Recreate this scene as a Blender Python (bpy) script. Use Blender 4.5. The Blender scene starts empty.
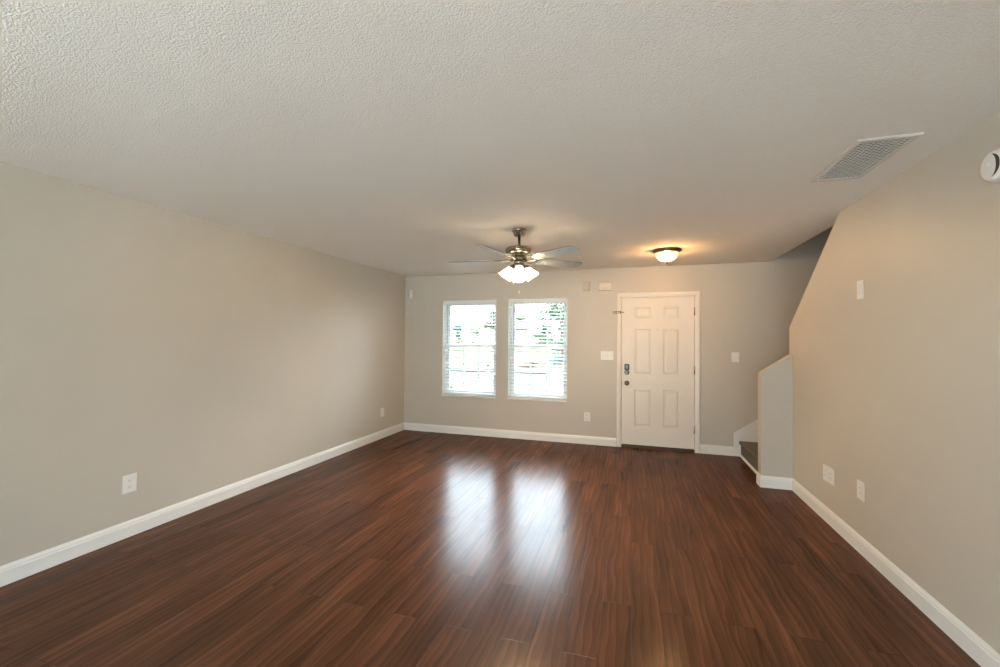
import bpy, bmesh, math, random
from mathutils import Vector, Matrix

sc = bpy.context.scene
C = sc.collection
PI = math.pi
CH = 2.44                                   # ceiling height
XL, XR, YF, YB = -3.464, 1.506, 6.025, -2.5  # room faces
YH, XE = 4.826, 1.233                       # half wall face / end

# ------------------------------------------------------------------ camera
F_PX, YAW, PITCH, ROLL, HCAM = 424.67, 0.3013, 0.0151, 0.0082, 1.44
def camera():
    cd = bpy.data.cameras.new('camera')
    cd.sensor_width = 36.0
    cd.lens = 36.0 * F_PX / 1000.0
    cd.clip_start, cd.clip_end = 0.02, 400
    co = bpy.data.objects.new('camera', cd)
    C.objects.link(co)
    f = Vector((-math.sin(YAW), math.cos(YAW), 0)); r = Vector((math.cos(YAW), math.sin(YAW), 0)); u = Vector((0, 0, 1))
    f2 = f * math.cos(PITCH) + u * math.sin(PITCH); u2 = u * math.cos(PITCH) - f * math.sin(PITCH)
    r3 = r * math.cos(ROLL) + u2 * math.sin(ROLL); u3 = u2 * math.cos(ROLL) - r * math.sin(ROLL)
    m = Matrix((r3, u3, -f2)).transposed().to_4x4()
    m.translation = Vector((0, 0, HCAM))
    co.matrix_world = m
    sc.camera = co
camera()

# ------------------------------------------------------------------ light
SKY = 15.0                                  # overcast zenith; the horizon is far dimmer
world = bpy.data.worlds.new('sky'); sc.world = world
world.use_nodes = True
bg = world.node_tree.nodes['Background']
bg.inputs['Color'].default_value = (0.74, 0.87, 1.0, 1)
_n, _l = world.node_tree.nodes, world.node_tree.links
_tc = _n.new('ShaderNodeTexCoord'); _sep = _n.new('ShaderNodeSeparateXYZ'); _l.new(_tc.outputs['Generated'], _sep.inputs[0])
_mr = _n.new('ShaderNodeMapRange'); _mr.inputs['From Min'].default_value = 0.0; _mr.inputs['From Max'].default_value = 1.0
_mr.inputs['To Min'].default_value = SKY*.12; _mr.inputs['To Max'].default_value = SKY; _mr.clamp = True
_pw = _n.new('ShaderNodeMath'); _pw.operation = 'POWER'; _pw.use_clamp = True; _pw.inputs[1].default_value = 1.2
_l.new(_sep.outputs['Z'], _pw.inputs[0]); _l.new(_pw.outputs[0], _mr.inputs['Value']); _my = _n.new('ShaderNodeMapRange'); _my.inputs['To Min'].default_value = 1.0; _my.inputs['To Max'].default_value = 1.8   # sky strengthened on the street side to brighten the left wall
_l.new(_sep.outputs['Y'], _my.inputs['Value'])
_mu = _n.new('ShaderNodeMath'); _mu.operation = 'MULTIPLY'; _l.new(_mr.outputs[0], _mu.inputs[0]); _l.new(_my.outputs[0], _mu.inputs[1])
_l.new(_mu.outputs[0], bg.inputs['Strength'])
sc.view_settings.view_transform = 'Standard'
sc.view_settings.look = 'None'
sc.view_settings.gamma = 1.0
sc.view_settings.use_curve_mapping = False
sc.view_settings.exposure = 1.62

def lamp(name, kind, loc, energy, color, size=0.03, rot=(0, 0, 0), **kw):
    l = bpy.data.lights.new(name, kind); l.energy = energy; l.color = color
    if kind == 'POINT': l.shadow_soft_size = size
    for k, v in kw.items(): setattr(l, k, v)
    o = bpy.data.objects.new(name, l); C.objects.link(o); o.location = loc; o.rotation_euler = rot
    return o
def portal(name, loc, sx, sy, rot):
    l = bpy.data.lights.new(name, 'AREA'); l.shape = 'RECTANGLE'; l.size = sx; l.size_y = sy
    l.cycles.is_portal = True
    o = bpy.data.objects.new(name, l); C.objects.link(o); o.location = loc; o.rotation_euler = rot
W1 = (-2.805, -1.932, 0.582, 2.040)
W2 = (-1.746, -0.872, 0.582, 2.048)
BD = (-3.0, 1.1, 0.02, 2.15)               # unseen glass door added behind the camera, widened for daylight
portal('daylight_portal', ((W1[0]+W1[1])/2, 6.20, 1.30), .9, 1.45, (-PI/2, 0, 0))
portal('daylight_portal', ((W2[0]+W2[1])/2, 6.20, 1.30), .9, 1.45, (-PI/2, 0, 0))
portal('daylight_portal', ((BD[0]+BD[1])/2, YB-.17, 1.06), 4.1, 2.13, (PI/2, 0, 0))
SW = (-2.05, -1.25, 0.90, 2.05)           # unseen side window added to light the left wall (y0, y1, z0, z1)
portal('daylight_portal', (XR+.16, (SW[0]+SW[1])/2, (SW[2]+SW[3])/2), 1.15, .8, (0, PI/2, 0))
sun = lamp('sun', 'SUN', (0, 0, 20), 18.0, (1.0, .95, .86), rot=(math.radians(38), math.radians(12), 0), angle=math.radians(1.0))

# ------------------------------------------------------------------ helpers
def bm_new(): return bmesh.new()
def box(bm, x0, x1, y0, y1, z0, z1, mi=0):
    v = [bm.verts.new(p) for p in ((x0,y0,z0),(x1,y0,z0),(x1,y1,z0),(x0,y1,z0),(x0,y0,z1),(x1,y0,z1),(x1,y1,z1),(x0,y1,z1))]
    fs = [bm.faces.new([v[i] for i in q]) for q in ((0,3,2,1),(4,5,6,7),(0,1,5,4),(1,2,6,5),(2,3,7,6),(3,0,4,7))]
    for f in fs: f.material_index = mi
    return fs
def bev(bm, w, seg=2):
    bmesh.ops.bevel(bm, geom=list(bm.edges), offset=w, segments=seg, profile=0.5, affect='EDGES', clamp_overlap=True)
def bbox(bm, x0, x1, y0, y1, z0, z1, w, seg=2, mi=0):
    t = bmesh.new(); box(t, x0, x1, y0, y1, z0, z1, mi); bev(t, w, seg); merge(bm, t)
def merge(bm, t, mat=None):
    if mat is not None: bmesh.ops.transform(t, matrix=mat, verts=t.verts)
    me = bpy.data.meshes.new('tmp'); t.to_mesh(me); t.free(); bm.from_mesh(me); bpy.data.meshes.remove(me)
def prism(bm, pts, axis, a, b, mi=0):
    # pts: 2D polygon; axis: extruded axis ('x','y','z') between a and b
    def mk(p, t): return {'x': (t, p[0], p[1]), 'y': (p[0], t, p[1]), 'z': (p[0], p[1], t)}[axis]
    A = [bm.verts.new(mk(p, a)) for p in pts]; B = [bm.verts.new(mk(p, b)) for p in pts]
    n = len(pts); fs = [bm.faces.new(A), bm.faces.new(B[::-1])]
    for i in range(n): fs.append(bm.faces.new([A[i], B[i], B[(i+1) % n], A[(i+1) % n]]))
    for f in fs: f.material_index = mi
    bmesh.ops.recalc_face_normals(bm, faces=fs)
def lathe(bm, prof, n=32, mi=0, smooth=True):
    rings = []
    for r, z in prof:
        if r < 1e-6: rings.append([bm.verts.new((0, 0, z))])
        else: rings.append([bm.verts.new((r*math.cos(2*PI*k/n), r*math.sin(2*PI*k/n), z)) for k in range(n)])
    fs = []
    for a, b in zip(rings, rings[1:]):
        for k in range(n):
            k2 = (k+1) % n
            if len(a) == 1 and len(b) == 1: continue
            if len(a) == 1: fs.append(bm.faces.new([a[0], b[k], b[k2]]))
            elif len(b) == 1: fs.append(bm.faces.new([a[k], b[0], a[k2]]))
            else: fs.append(bm.faces.new([a[k], b[k], b[k2], a[k2]]))
    for f in fs: f.material_index = mi; f.smooth = smooth
    bmesh.ops.recalc_face_normals(bm, faces=fs)
def tube(bm, pts, r, n=10, mi=0):
    pts = [Vector(p) for p in pts]; rings = []
    rr = r if isinstance(r, (list, tuple)) else [r]*len(pts)
    up = None
    for i, p in enumerate(pts):
        d = (pts[min(i+1, len(pts)-1)] - pts[max(i-1, 0)]).normalized()
        if up is None: up = Vector((0, 0, 1)) if abs(d.z) < .9 else Vector((1, 0, 0))
        s = d.cross(up).normalized(); t = s.cross(d).normalized(); up = t
        rings.append([bm.verts.new(p + (s*math.cos(2*PI*k/n) + t*math.sin(2*PI*k/n))*rr[i]) for k in range(n)])
    fs = []
    for a, b in zip(rings, rings[1:]):
        for k in range(n): fs.append(bm.faces.new([a[k], a[(k+1) % n], b[(k+1) % n], b[k]]))
    fs.append(bm.faces.new(rings[0][::-1])); fs.append(bm.faces.new(rings[-1]))
    for f in fs: f.smooth = True; f.material_index = mi
    bmesh.ops.recalc_face_normals(bm, faces=fs)
def obj(name, bm, mats, parent=None, loc=(0, 0, 0), rot=(0, 0, 0)):
    me = bpy.data.meshes.new(name); bm.to_mesh(me); bm.free()
    for m in (mats if isinstance(mats, (list, tuple)) else [mats]): me.materials.append(m)
    o = bpy.data.objects.new(name, me); C.objects.link(o)
    o.location = loc; o.rotation_euler = rot
    if parent: o.parent = parent
    return o
def tag(o, label, cat, group=None):
    o['label'] = label; o['category'] = cat
    if group: o['group'] = group
    return o
def thing(name, label, cat, loc=(0, 0, 0), rot=(0, 0, 0), group=None):
    o = bpy.data.objects.new(name, None); C.objects.link(o); o.location = loc; o.rotation_euler = rot
    o.empty_display_size = .05
    return tag(o, label, cat, group)
def struct(name, bm=None, mats=None, loc=(0, 0, 0)):
    if bm is None:
        o = bpy.data.objects.new(name, None); C.objects.link(o); o.location = loc
    else: o = obj(name, bm, mats, None, loc)
    o['kind'] = 'structure'
    return o

# ------------------------------------------------------------------ materials
def mat(name, col, rough=.5, metal=0.0, spec=.5, bump=None, var=0.0, vscale=3.0, emis=None, estr=0.0, coat=0.0):
    m = bpy.data.materials.new(name); m.use_nodes = True
    nt = m.node_tree; p = nt.nodes['Principled BSDF']
    p.inputs['Base Color'].default_value = (*col, 1); p.inputs['Roughness'].default_value = rough
    p.inputs['Metallic'].default_value = metal; p.inputs['Specular IOR Level'].default_value = spec
    p.inputs['Coat Weight'].default_value = coat
    tc = nt.nodes.new('ShaderNodeTexCoord')
    if var:
        n = nt.nodes.new('ShaderNodeTexNoise'); n.inputs['Scale'].default_value = vscale; n.inputs['Detail'].default_value = 4
        nt.links.new(tc.outputs['Object'], n.inputs['Vector'])
        r = nt.nodes.new('ShaderNodeValToRGB')
        r.color_ramp.elements[0].color = (*[c*(1-var) for c in col], 1); r.color_ramp.elements[0].position = .3
        r.color_ramp.elements[1].color = (*[min(1, c*(1+var)) for c in col], 1); r.color_ramp.elements[1].position = .7
        nt.links.new(n.outputs['Fac'], r.inputs['Fac']); nt.links.new(r.outputs['Color'], p.inputs['Base Color'])
    if bump:
        sc_, st, dist = bump
        n = nt.nodes.new('ShaderNodeTexNoise'); n.inputs['Scale'].default_value = sc_; n.inputs['Detail'].default_value = 5
        nt.links.new(tc.outputs['Object'], n.inputs['Vector'])
        b = nt.nodes.new('ShaderNodeBump'); b.inputs['Strength'].default_value = st; b.inputs['Distance'].default_value = dist
        nt.links.new(n.outputs['Fac'], b.inputs['Height']); nt.links.new(b.outputs['Normal'], p.inputs['Normal'])
    if emis:
        p.inputs['Emission Color'].default_value = (*emis, 1); p.inputs['Emission Strength'].default_value = estr
    return m

def wood_floor():
    m = bpy.data.materials.new('wood_planks'); m.use_nodes = True
    nt = m.node_tree; N = nt.nodes; L = nt.links; p = N['Principled BSDF']
    tc = N.new('ShaderNodeTexCoord')
    sep = N.new('ShaderNodeSeparateXYZ'); L.new(tc.outputs['Object'], sep.inputs[0])
    cmb = N.new('ShaderNodeCombineXYZ'); L.new(sep.outputs['Y'], cmb.inputs['X']); L.new(sep.outputs['X'], cmb.inputs['Y'])
    br = N.new('ShaderNodeTexBrick'); L.new(cmb.outputs[0], br.inputs['Vector'])
    br.offset = .37; br.offset_frequency = 2
    br.inputs['Scale'].default_value = 1.0; br.inputs['Brick Width'].default_value = 1.22; br.inputs['Row Height'].default_value = .15
    br.inputs['Mortar Size'].default_value = .0012; br.inputs['Mortar Smooth'].default_value = .3
    br.inputs['Color1'].default_value = (0, 0, 0, 1); br.inputs['Color2'].default_value = (1, 1, 1, 1); br.inputs['Mortar'].default_value = (.5, .5, .5, 1)
    # grain coordinates, shifted per plank
    sh = N.new('ShaderNodeVectorMath'); sh.operation = 'MULTIPLY'; sh.inputs[1].default_value = (7.3, 31.1, 5.7)
    L.new(br.outputs['Color'], sh.inputs[0])
    add = N.new('ShaderNodeVectorMath'); add.operation = 'ADD'; L.new(tc.outputs['Object'], add.inputs[0]); L.new(sh.outputs[0], add.inputs[1])
    wn = N.new('ShaderNodeTexNoise'); wn.inputs['Scale'].default_value = 1.0; wn.inputs['Detail'].default_value = 1.0
    wq = N.new('ShaderNodeVectorMath'); wq.operation = 'MULTIPLY'; wq.inputs[1].default_value = (11.0, 2.6, 0.0); L.new(add.outputs[0], wq.inputs[0]); L.new(wq.outputs[0], wn.inputs['Vector'])
    wk = N.new('ShaderNodeVectorMath'); wk.operation = 'MULTIPLY_ADD'; wk.inputs[1].default_value = (.055, 0.0, 0.0); L.new(wn.outputs['Color'], wk.inputs[0]); L.new(add.outputs[0], wk.inputs[2]); add = wk
    def stretched(sx, sy):
        v = N.new('ShaderNodeVectorMath'); v.operation = 'MULTIPLY'; v.inputs[1].default_value = (sx, sy, 0.0); L.new(add.outputs[0], v.inputs[0]); return v
    def noise(sx, sy, det, dist=0.0):
        v = stretched(sx, sy); n = N.new('ShaderNodeTexNoise'); n.inputs['Scale'].default_value = 1.0; n.inputs['Detail'].default_value = det; n.inputs['Roughness'].default_value = .5
        n.inputs['Distortion'].default_value = dist; L.new(v.outputs[0], n.inputs['Vector']); return n
    g1 = noise(9.0, 1.1, 2.0)                    # broad tone drifts along the board
    g2 = noise(48.0, 1.7, 3.0)                   # long dark and light streaks
    g3 = noise(260.0, 7.0, 1.0)                  # fine pores
    wv = N.new('ShaderNodeTexWave'); wv.wave_type = 'BANDS'; wv.bands_direction = 'X'; wv.wave_profile = 'SAW'
    wv.inputs['Scale'].default_value = 7.0; wv.inputs['Distortion'].default_value = 7.0; wv.inputs['Detail'].default_value = 2.0; wv.inputs['Detail Scale'].default_value = .8
    vv_ = stretched(1.0, .10); L.new(vv_.outputs[0], wv.inputs['Vector'])
    def madd(src, k, acc):
        m = N.new('ShaderNodeMath'); m.operation = 'MULTIPLY_ADD'; m.inputs[1].default_value = k; L.new(src, m.inputs[0])
        if isinstance(acc, float): m.inputs[2].default_value = acc
        else: L.new(acc, m.inputs[2])
        return m.outputs[0]
    # every term is centred on .5, the weights add up to 1.3
    f = madd(g1.outputs['Fac'], .44, .01); f = madd(g2.outputs['Fac'], .20, f); f = madd(g3.outputs['Fac'], .12, f)
    f = madd(wv.outputs['Fac'], .12, f); f = madd(br.outputs['Color'], .07, f)
    r = N.new('ShaderNodeValToRGB'); e = r.color_ramp.elements
    e[0].position = .30; e[0].color = (.038, .015, .008, 1)
    e[1].position = .72; e[1].color = (.182, .073, .035, 1)
    x = e.new(.50); x.color = (.092, .036, .0175, 1)
    L.new(f, r.inputs['Fac'])
    w = N.new('ShaderNodeTexNoise'); w.inputs['Scale'].default_value = 1.0; w.inputs['Detail'].default_value = 1
    wm = N.new('ShaderNodeVectorMath'); wm.operation = 'MULTIPLY'; wm.inputs[1].default_value = (9.0, 1.6, 1.0); L.new(tc.outputs['Object'], wm.inputs[0]); L.new(wm.outputs[0], w.inputs['Vector'])
    dk = N.new('ShaderNodeMixRGB'); dk.blend_type = 'MIX'; dk.inputs['Color2'].default_value = (.02, .009, .006, 1)
    L.new(br.outputs['Fac'], dk.inputs['Fac']); L.new(r.outputs['Color'], dk.inputs['Color1'])
    L.new(dk.outputs[0], p.inputs['Base Color'])
    # gloss with worn streaks along the planks
    rr = N.new('ShaderNodeMapRange'); rr.inputs['From Min'].default_value = .3; rr.inputs['From Max'].default_value = .7
    rr.inputs['To Min'].default_value = .20; rr.inputs['To Max'].default_value = .28
    L.new(w.outputs['Fac'], rr.inputs['Value']); p.inputs['Roughness'].default_value = .245
    p.inputs['Specular IOR Level'].default_value = 0.0
    p.inputs['Coat Weight'].default_value = .33; p.inputs['Coat IOR'].default_value = 1.8; p.inputs['Coat Roughness'].default_value = .23
    # slow waviness of the boards plus fine grain
    b0 = N.new('ShaderNodeBump'); b0.inputs['Strength'].default_value = .0; b0.inputs['Distance'].default_value = .003; L.new(w.outputs['Fac'], b0.inputs['Height'])
    b1 = N.new('ShaderNodeBump'); b1.inputs['Strength'].default_value = .15; b1.inputs['Distance'].default_value = .0002; L.new(g2.outputs['Fac'], b1.inputs['Height']); L.new(b0.outputs[0], b1.inputs['Normal'])
    b2 = N.new('ShaderNodeBump'); b2.inputs['Strength'].default_value = .2; b2.inputs['Distance'].default_value = .0008; b2.invert = True
    L.new(br.outputs['Fac'], b2.inputs['Height']); L.new(b1.outputs[0], b2.inputs['Normal']); L.new(b2.outputs[0], p.inputs['Normal']); L.new(b2.outputs[0], p.inputs['Coat Normal'])
    return m

def ceiling_mat():
    m = mat('textured_ceiling', (.862, .815, .755), .9, spec=.2)
    nt = m.node_tree; N = nt.nodes; L = nt.links; p = N['Principled BSDF']
    tc = N.new('ShaderNodeTexCoord')
    n1 = N.new('ShaderNodeTexNoise'); n1.inputs['Scale'].default_value = 140; n1.inputs['Detail'].default_value = 4; n1.inputs['Roughness'].default_value = .65
    v = N.new('ShaderNodeTexVoronoi'); v.inputs['Scale'].default_value = 170; v.feature = 'SMOOTH_F1'
    for n in (n1, v): L.new(tc.outputs['Object'], n.inputs['Vector'])
    s = N.new('ShaderNodeMath'); s.operation = 'SUBTRACT'; L.new(n1.outputs['Fac'], s.inputs[0]); L.new(v.outputs['Distance'], s.inputs[1])
    b = N.new('ShaderNodeBump'); b.inputs['Strength'].default_value = .5; b.inputs['Distance'].default_value = .004
    L.new(s.outputs[0], b.inputs['Height']); L.new(b.outputs[0], p.inputs['Normal'])
    return m

def glass_mat():
    m = bpy.data.materials.new('window_glass'); m.use_nodes = True
    nt = m.node_tree; N = nt.nodes; L = nt.links
    N.remove(N['Principled BSDF']); out = N['Material Output']
    t = N.new('ShaderNodeBsdfTransparent'); t.inputs['Color'].default_value = (.94, .97, .96, 1)
    g = N.new('ShaderNodeBsdfGlossy'); g.inputs['Roughness'].default_value = .02
    f = N.new('ShaderNodeFresnel'); f.inputs['IOR'].default_value = 1.45
    mx = N.new('ShaderNodeMixShader'); L.new(f.outputs[0], mx.inputs[0]); L.new(t.outputs[0], mx.inputs[1]); L.new(g.outputs[0], mx.inputs[2])
    L.new(mx.outputs[0], out.inputs['Surface'])
    return m

def lit_glass(name, tint, estr, clear, swirl=0.0, tl_col=(.55, .53, .48)):
    # frosted lamp glass, lit from inside by its bulb
    m = bpy.data.materials.new(name); m.use_nodes = True
    nt = m.node_tree; N = nt.nodes; L = nt.links
    N.remove(N['Principled BSDF']); out = N['Material Output']
    tr = N.new('ShaderNodeBsdfTransparent'); tl = N.new('ShaderNodeBsdfTranslucent'); em = N.new('ShaderNodeEmission')
    tl.inputs['Color'].default_value = (*tl_col, 1)
    em.inputs['Color'].default_value = (*tint, 1); em.inputs['Strength'].default_value = estr
    gl = N.new('ShaderNodeBsdfGlossy'); gl.inputs['Roughness'].default_value = .15
    if swirl:
        tc = N.new('ShaderNodeTexCoord'); n = N.new('ShaderNodeTexNoise'); n.inputs['Scale'].default_value = 14; n.inputs['Distortion'].default_value = 2.5; n.inputs['Detail'].default_value = 3
        L.new(tc.outputs['Object'], n.inputs['Vector'])
        mr = N.new('ShaderNodeMapRange'); mr.inputs['From Min'].default_value = .35; mr.inputs['From Max'].default_value = .65
        mr.inputs['To Min'].default_value = estr*(1-swirl); mr.inputs['To Max'].default_value = estr*(1+swirl)
        L.new(n.outputs['Fac'], mr.inputs['Value']); L.new(mr.outputs[0], em.inputs['Strength'])
    a1 = N.new('ShaderNodeMixShader'); a1.inputs[0].default_value = clear; L.new(tl.outputs[0], a1.inputs[1]); L.new(tr.outputs[0], a1.inputs[2])
    a2 = N.new('ShaderNodeMixShader'); a2.inputs[0].default_value = .06; L.new(a1.outputs[0], a2.inputs[1]); L.new(gl.outputs[0], a2.inputs[2])
    a3 = N.new('ShaderNodeAddShader'); L.new(a2.outputs[0], a3.inputs[0]); L.new(em.outputs[0], a3.inputs[1])
    L.new(a3.outputs[0], out.inputs['Surface'])
    return m

WALL = mat('greige_wall_paint', (.572, .530, .462), .44, spec=.5, bump=(220, .12, .001), var=.02, vscale=1.5)
CEIL = ceiling_mat()
FLOOR = wood_floor()
TRIM = mat('white_trim_paint', (.80, .80, .78), .35, var=.015)
DOORP = mat('white_door_paint', (.80, .75, .68), .4, var=.015)
VINYL = mat('white_vinyl', (.82, .85, .86), .4, var=.01)
SLAT = mat('white_blind_slat', (.86, .87, .87), .45, var=.01)
CORD = mat('pale_cord', (.75, .75, .72), .8, var=.02)
WAND = mat('clear_grey_wand', (.38, .42, .45), .25, var=.02)
GLASS = glass_mat()
PLATE = mat('white_plastic', (.80, .80, .78), .35, var=.01)
ALMOND = mat('almond_plastic', (.78, .71, .60), .45, var=.01)
BEIGE = mat('beige_plastic', (.57, .505, .41), .5, var=.01)
SLOT = mat('dark_slot', (.03, .028, .025), .6, var=.02)
NICKEL = mat('brushed_nickel', (.38, .33, .27), .24, metal=1.0, var=.06, vscale=30)
DARKN = mat('antique_nickel', (.20, .17, .13), .3, metal=1.0, var=.08, vscale=30)
BLACK = mat('black_plastic', (.015, .017, .016), .35, var=.02)
LCD = mat('grey_green_key_face', (.17, .24, .20), .3, var=.05)
BRONZE = mat('dark_bronze', (.055, .038, .025), .45, metal=.4, var=.1, vscale=12)
BLADE = mat('pale_grey_blade', (.42, .43, .42), .35, var=.04, vscale=8)
BLADE_EDGE = mat('dark_blade_edge', (.16, .14, .12), .5, var=.05)
CARPET = mat('taupe_carpet', (.19, .165, .14), .95, spec=.1, bump=(260, .9, .006), var=.3, vscale=160)
CHAIN = mat('pull_chain_brass', (.65, .58, .42), .3, metal=1.0, var=.05)
SHADE = lit_glass('lit_frosted_shade', (1.0, .90, .74), .4, .17)
BOWL = lit_glass('lit_marbled_bowl', (1.0, .76, .44), .27, .35, .45, (.03, .024, .016))
BULB = mat('lit_bulb', (1, .95, .85), .4, emis=(1, .88, .68), estr=12, var=.01)
SOFTBULB = mat('dim_lit_bulb', (.9, .85, .75), .4, emis=(1, .82, .55), estr=.8, var=.01)
GRILLE = mat('grille_white', (.66, .62, .56), .5, var=.02)
DUCT_SHADE = mat('duct_shade', (.05, .05, .05), .8, var=.05)
GRASS = mat('lawn_grass', (.036, .039, .025), .9, bump=(30, .6, .03), var=.35, vscale=5, spec=0.0)
ASPHALT = mat('pale_asphalt', (0.0340, 0.0340, 0.0354), .85, bump=(40, .3, .01), var=.08, spec=0.0)
CONC = mat('pale_concrete', (0.0442, 0.0435, 0.0415), .85, bump=(25, .2, .006), var=.08, spec=0.0)
BOUNCE_PATIO = mat('pale_bounce_patio', (.36, .355, .345), .85, bump=(25, .2, .006), var=.06)  # pale paving added out of view as a daylight reflector
CURB = mat('grey_kerb', (.018, .018, .017), .8, var=.12, spec=0.0)
LEAF_A = mat('tree_leaf', (.032, .054, .028), .6, var=.4, vscale=2.0, spec=0.0)
LEAF_B = mat('pale_tree_leaf', (.054, .080, .046), .6, var=.4, vscale=2.0, spec=0.0)
LEAF_C = mat('blue_green_leaf', (.026, .056, .052), .6, var=.4, vscale=2.0, spec=0.0)
BARK = mat('tree_bark', (.10, .07, .05), .9, bump=(20, .6, .02), var=.2, vscale=8, spec=0.0)
SIDING = mat('white_siding', (.30, .32, .34), .7, bump=(8, .1, .01), var=.03, spec=0.0)
BRICK = mat('red_brick', (.15, .10, .082), .85, bump=(14, .3, .01), var=.2, vscale=14, spec=0.0)
ROOF = mat('grey_shingle', (.17, .17, .18), .9, bump=(18, .4, .01), var=.2, vscale=9, spec=0.0)
STONE = mat('brown_step_wood', (.03, .02, .014), .85, bump=(16, .4, .01), var=.2, vscale=9, spec=0.0)
METALBOX = mat('dark_mailbox_metal', (.05, .05, .055), .5, metal=.3, var=.05)

# ------------------------------------------------------------------ shell
def wall_grid(xs, zs, holes, y0, y1):
    bm = bm_new(); xs = sorted(set(xs)); zs = sorted(set(zs)); V = {}
    def vv(i, j, k):
        if (i, j, k) not in V: V[(i, j, k)] = bm.verts.new((xs[i], (y0, y1)[k], zs[j]))
        return V[(i, j, k)]
    def solid(i, j):
        if i < 0 or j < 0 or i >= len(xs)-1 or j >= len(zs)-1: return False
        cx, cz = (xs[i]+xs[i+1])/2, (zs[j]+zs[j+1])/2
        return not any(h[0] < cx < h[1] and h[2] < cz < h[3] for h in holes)
    for i in range(len(xs)-1):
        for j in range(len(zs)-1):
            if not solid(i, j): continue
            bm.faces.new([vv(i,j,0), vv(i+1,j,0), vv(i+1,j+1,0), vv(i,j+1,0)])
            bm.faces.new([vv(i,j,1), vv(i,j+1,1), vv(i+1,j+1,1), vv(i+1,j,1)])
            for (di, dj, a, b) in ((-1,0,(i,j),(i,j+1)), (1,0,(i+1,j),(i+1,j+1)), (0,-1,(i,j),(i+1,j)), (0,1,(i,j+1),(i+1,j+1))):
                if not solid(i+di, j+dj):
                    bm.faces.new([vv(*a,0), vv(*b,0), vv(*b,1), vv(*a,1)])
    bmesh.ops.recalc_face_normals(bm, faces=bm.faces)
    return bm

DOOR = (-0.131, 0.776, 0.0, 2.045)
DH = (DOOR[0]-.012, DOOR[1]+.014, -1, DOOR[3]+.012)
YO = 6.19
XS = 2.65            # stairwell outer wall face
bm = bm_new(); box(bm, XL-.14, XS+.1, YB-.14, YO, -.12, 0); struct('floor', bm, FLOOR)
bm = bm_new(); box(bm, XL-.14, 1.64, YB-.14, YF, CH, CH+.26); struct('ceiling', bm, CEIL)
bm = bm_new(); box(bm, XL-.14, XL, YB-.14, YF, 0, CH); struct('wall_left', bm, WALL)
bm = wall_grid([XL-.14, W1[0], W1[1], W2[0], W2[1], DH[0], DH[1], XS+.1], [0, W1[2], W1[3], W2[3], DH[3], 5.0], [W1, W2, DH], YF, YO)
struct('wall_far', bm, WALL)
bm = wall_grid([XL-.14, BD[0], BD[1], XS+.1], [0, BD[2], BD[3], CH+.26], [BD], YB-.14, YB); struct('wall_back', bm, WALL)
bm = bm_new(); prism(bm, [(-.2, 0), (4.922, 0), (4.922, 1.588), (3.835, CH), (-.2, CH)], 'x', XR, XR+.115); struct('wall_right', bm, WALL)
bm = bm_new(); prism(bm, [(XE, 0), (XR-.0005, 0), (XR-.0005, 1.318), (XE, 1.128)], 'y', YH+.0015, YH+.116); struct('wall_stair_guard', bm, WALL)
bm = bm_new()
for a in ((YB, SW[0], 0, CH), (SW[1], -.2, 0, CH), (SW[0], SW[1], 0, SW[2]), (SW[0], SW[1], SW[3], CH)): box(bm, XR, XR+.115, *a)
struct('wall_right_rear', bm, WALL)
w4 = struct('window_4', loc=(XR, (SW[0]+SW[1])/2, SW[2]))  # added window out of view, throws daylight across the room
bm = bm_new(); sw, sh_ = (SW[1]-SW[0])/2-.001, SW[3]-SW[2]-.001
for a in ((-sw, -sw+.05, .001, sh_), (sw-.05, sw, .001, sh_), (-.03, .03, .05, sh_-.05), (-sw+.05, sw-.05, .001, .05), (-sw+.05, sw-.05, sh_-.05, sh_)): box(bm, .03, .09, *a)
obj('window_frame', bm, VINYL, w4)
for a in ((-sw+.048, -.028), (.028, sw-.048)):
    bm = bm_new(); box(bm, .058, .063, *a, .048, sh_-.048); obj('pane', bm, GLASS, w4)
bm = bm_new(); box(bm, XS, XS+.1, .2, YF, 0, 5.0); struct('wall_stair_outer', bm, WALL)
bm = bm_new(); box(bm, 1.53, 1.64, .2, YF, CH+.26, 5.0); struct('wall_stair_inner', bm, WALL)
bm = bm_new(); box(bm, XR+.115, XS, .2, .3, 0, 5.0); struct('wall_stair_back', bm, WALL)
bm = bm_new(); box(bm, 1.53, XS+.1, .2, YO, 5.0, 5.1); struct('ceiling_stairwell', bm, CEIL)

def sweep(path, prof):
    # prof: (offset to the right of the path, height)
    bm = bm_new(); P = [Vector((x, y)) for x, y in path]; rings = []
    for i, p in enumerate(P):
        ns = []
        for a, b in ((i-1, i), (i, i+1)):
            if 0 <= a and b < len(P):
                d = (P[b]-P[a]).normalized(); ns.append(Vector((d.y, -d.x)))
        if len(ns) == 2:
            n = (ns[0]+ns[1]).normalized(); n = n / max(.2, n.dot(ns[0]))
        else: n = ns[0]
        rings.append([bm.verts.new((p.x+n.x*o, p.y+n.y*o, z)) for o, z in prof])
    k = len(prof)
    for a, b in zip(rings, rings[1:]):
        for j in range(k): bm.faces.new([a[j], a[(j+1) % k], b[(j+1) % k], b[j]])
    bm.faces.new(rings[0]); bm.faces.new(rings[-1][::-1])
    bmesh.ops.recalc_face_normals(bm, faces=bm.faces)
    return bm
BASE = [(0.0005, 0.0005), (.014, 0.0005), (.014, .082), (.0115, .088), (.0105, .098), (.006, .108), (.004, .115), (0.0005, .115)]
struct('baseboard_left', sweep([(XL, YB), (XL, YF-.0145)], BASE), TRIM)
struct('baseboard_far', sweep([(XL, YF), (-.1985, YF)], BASE), TRIM)
struct('baseboard_entry', sweep([(.8455, YF), (1.2305, YF)], BASE), TRIM)
struct('baseboard_right', sweep([(XE, YH+.121), (XE, YH), (XR, YH), (XR, YB)], BASE), TRIM)
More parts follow.
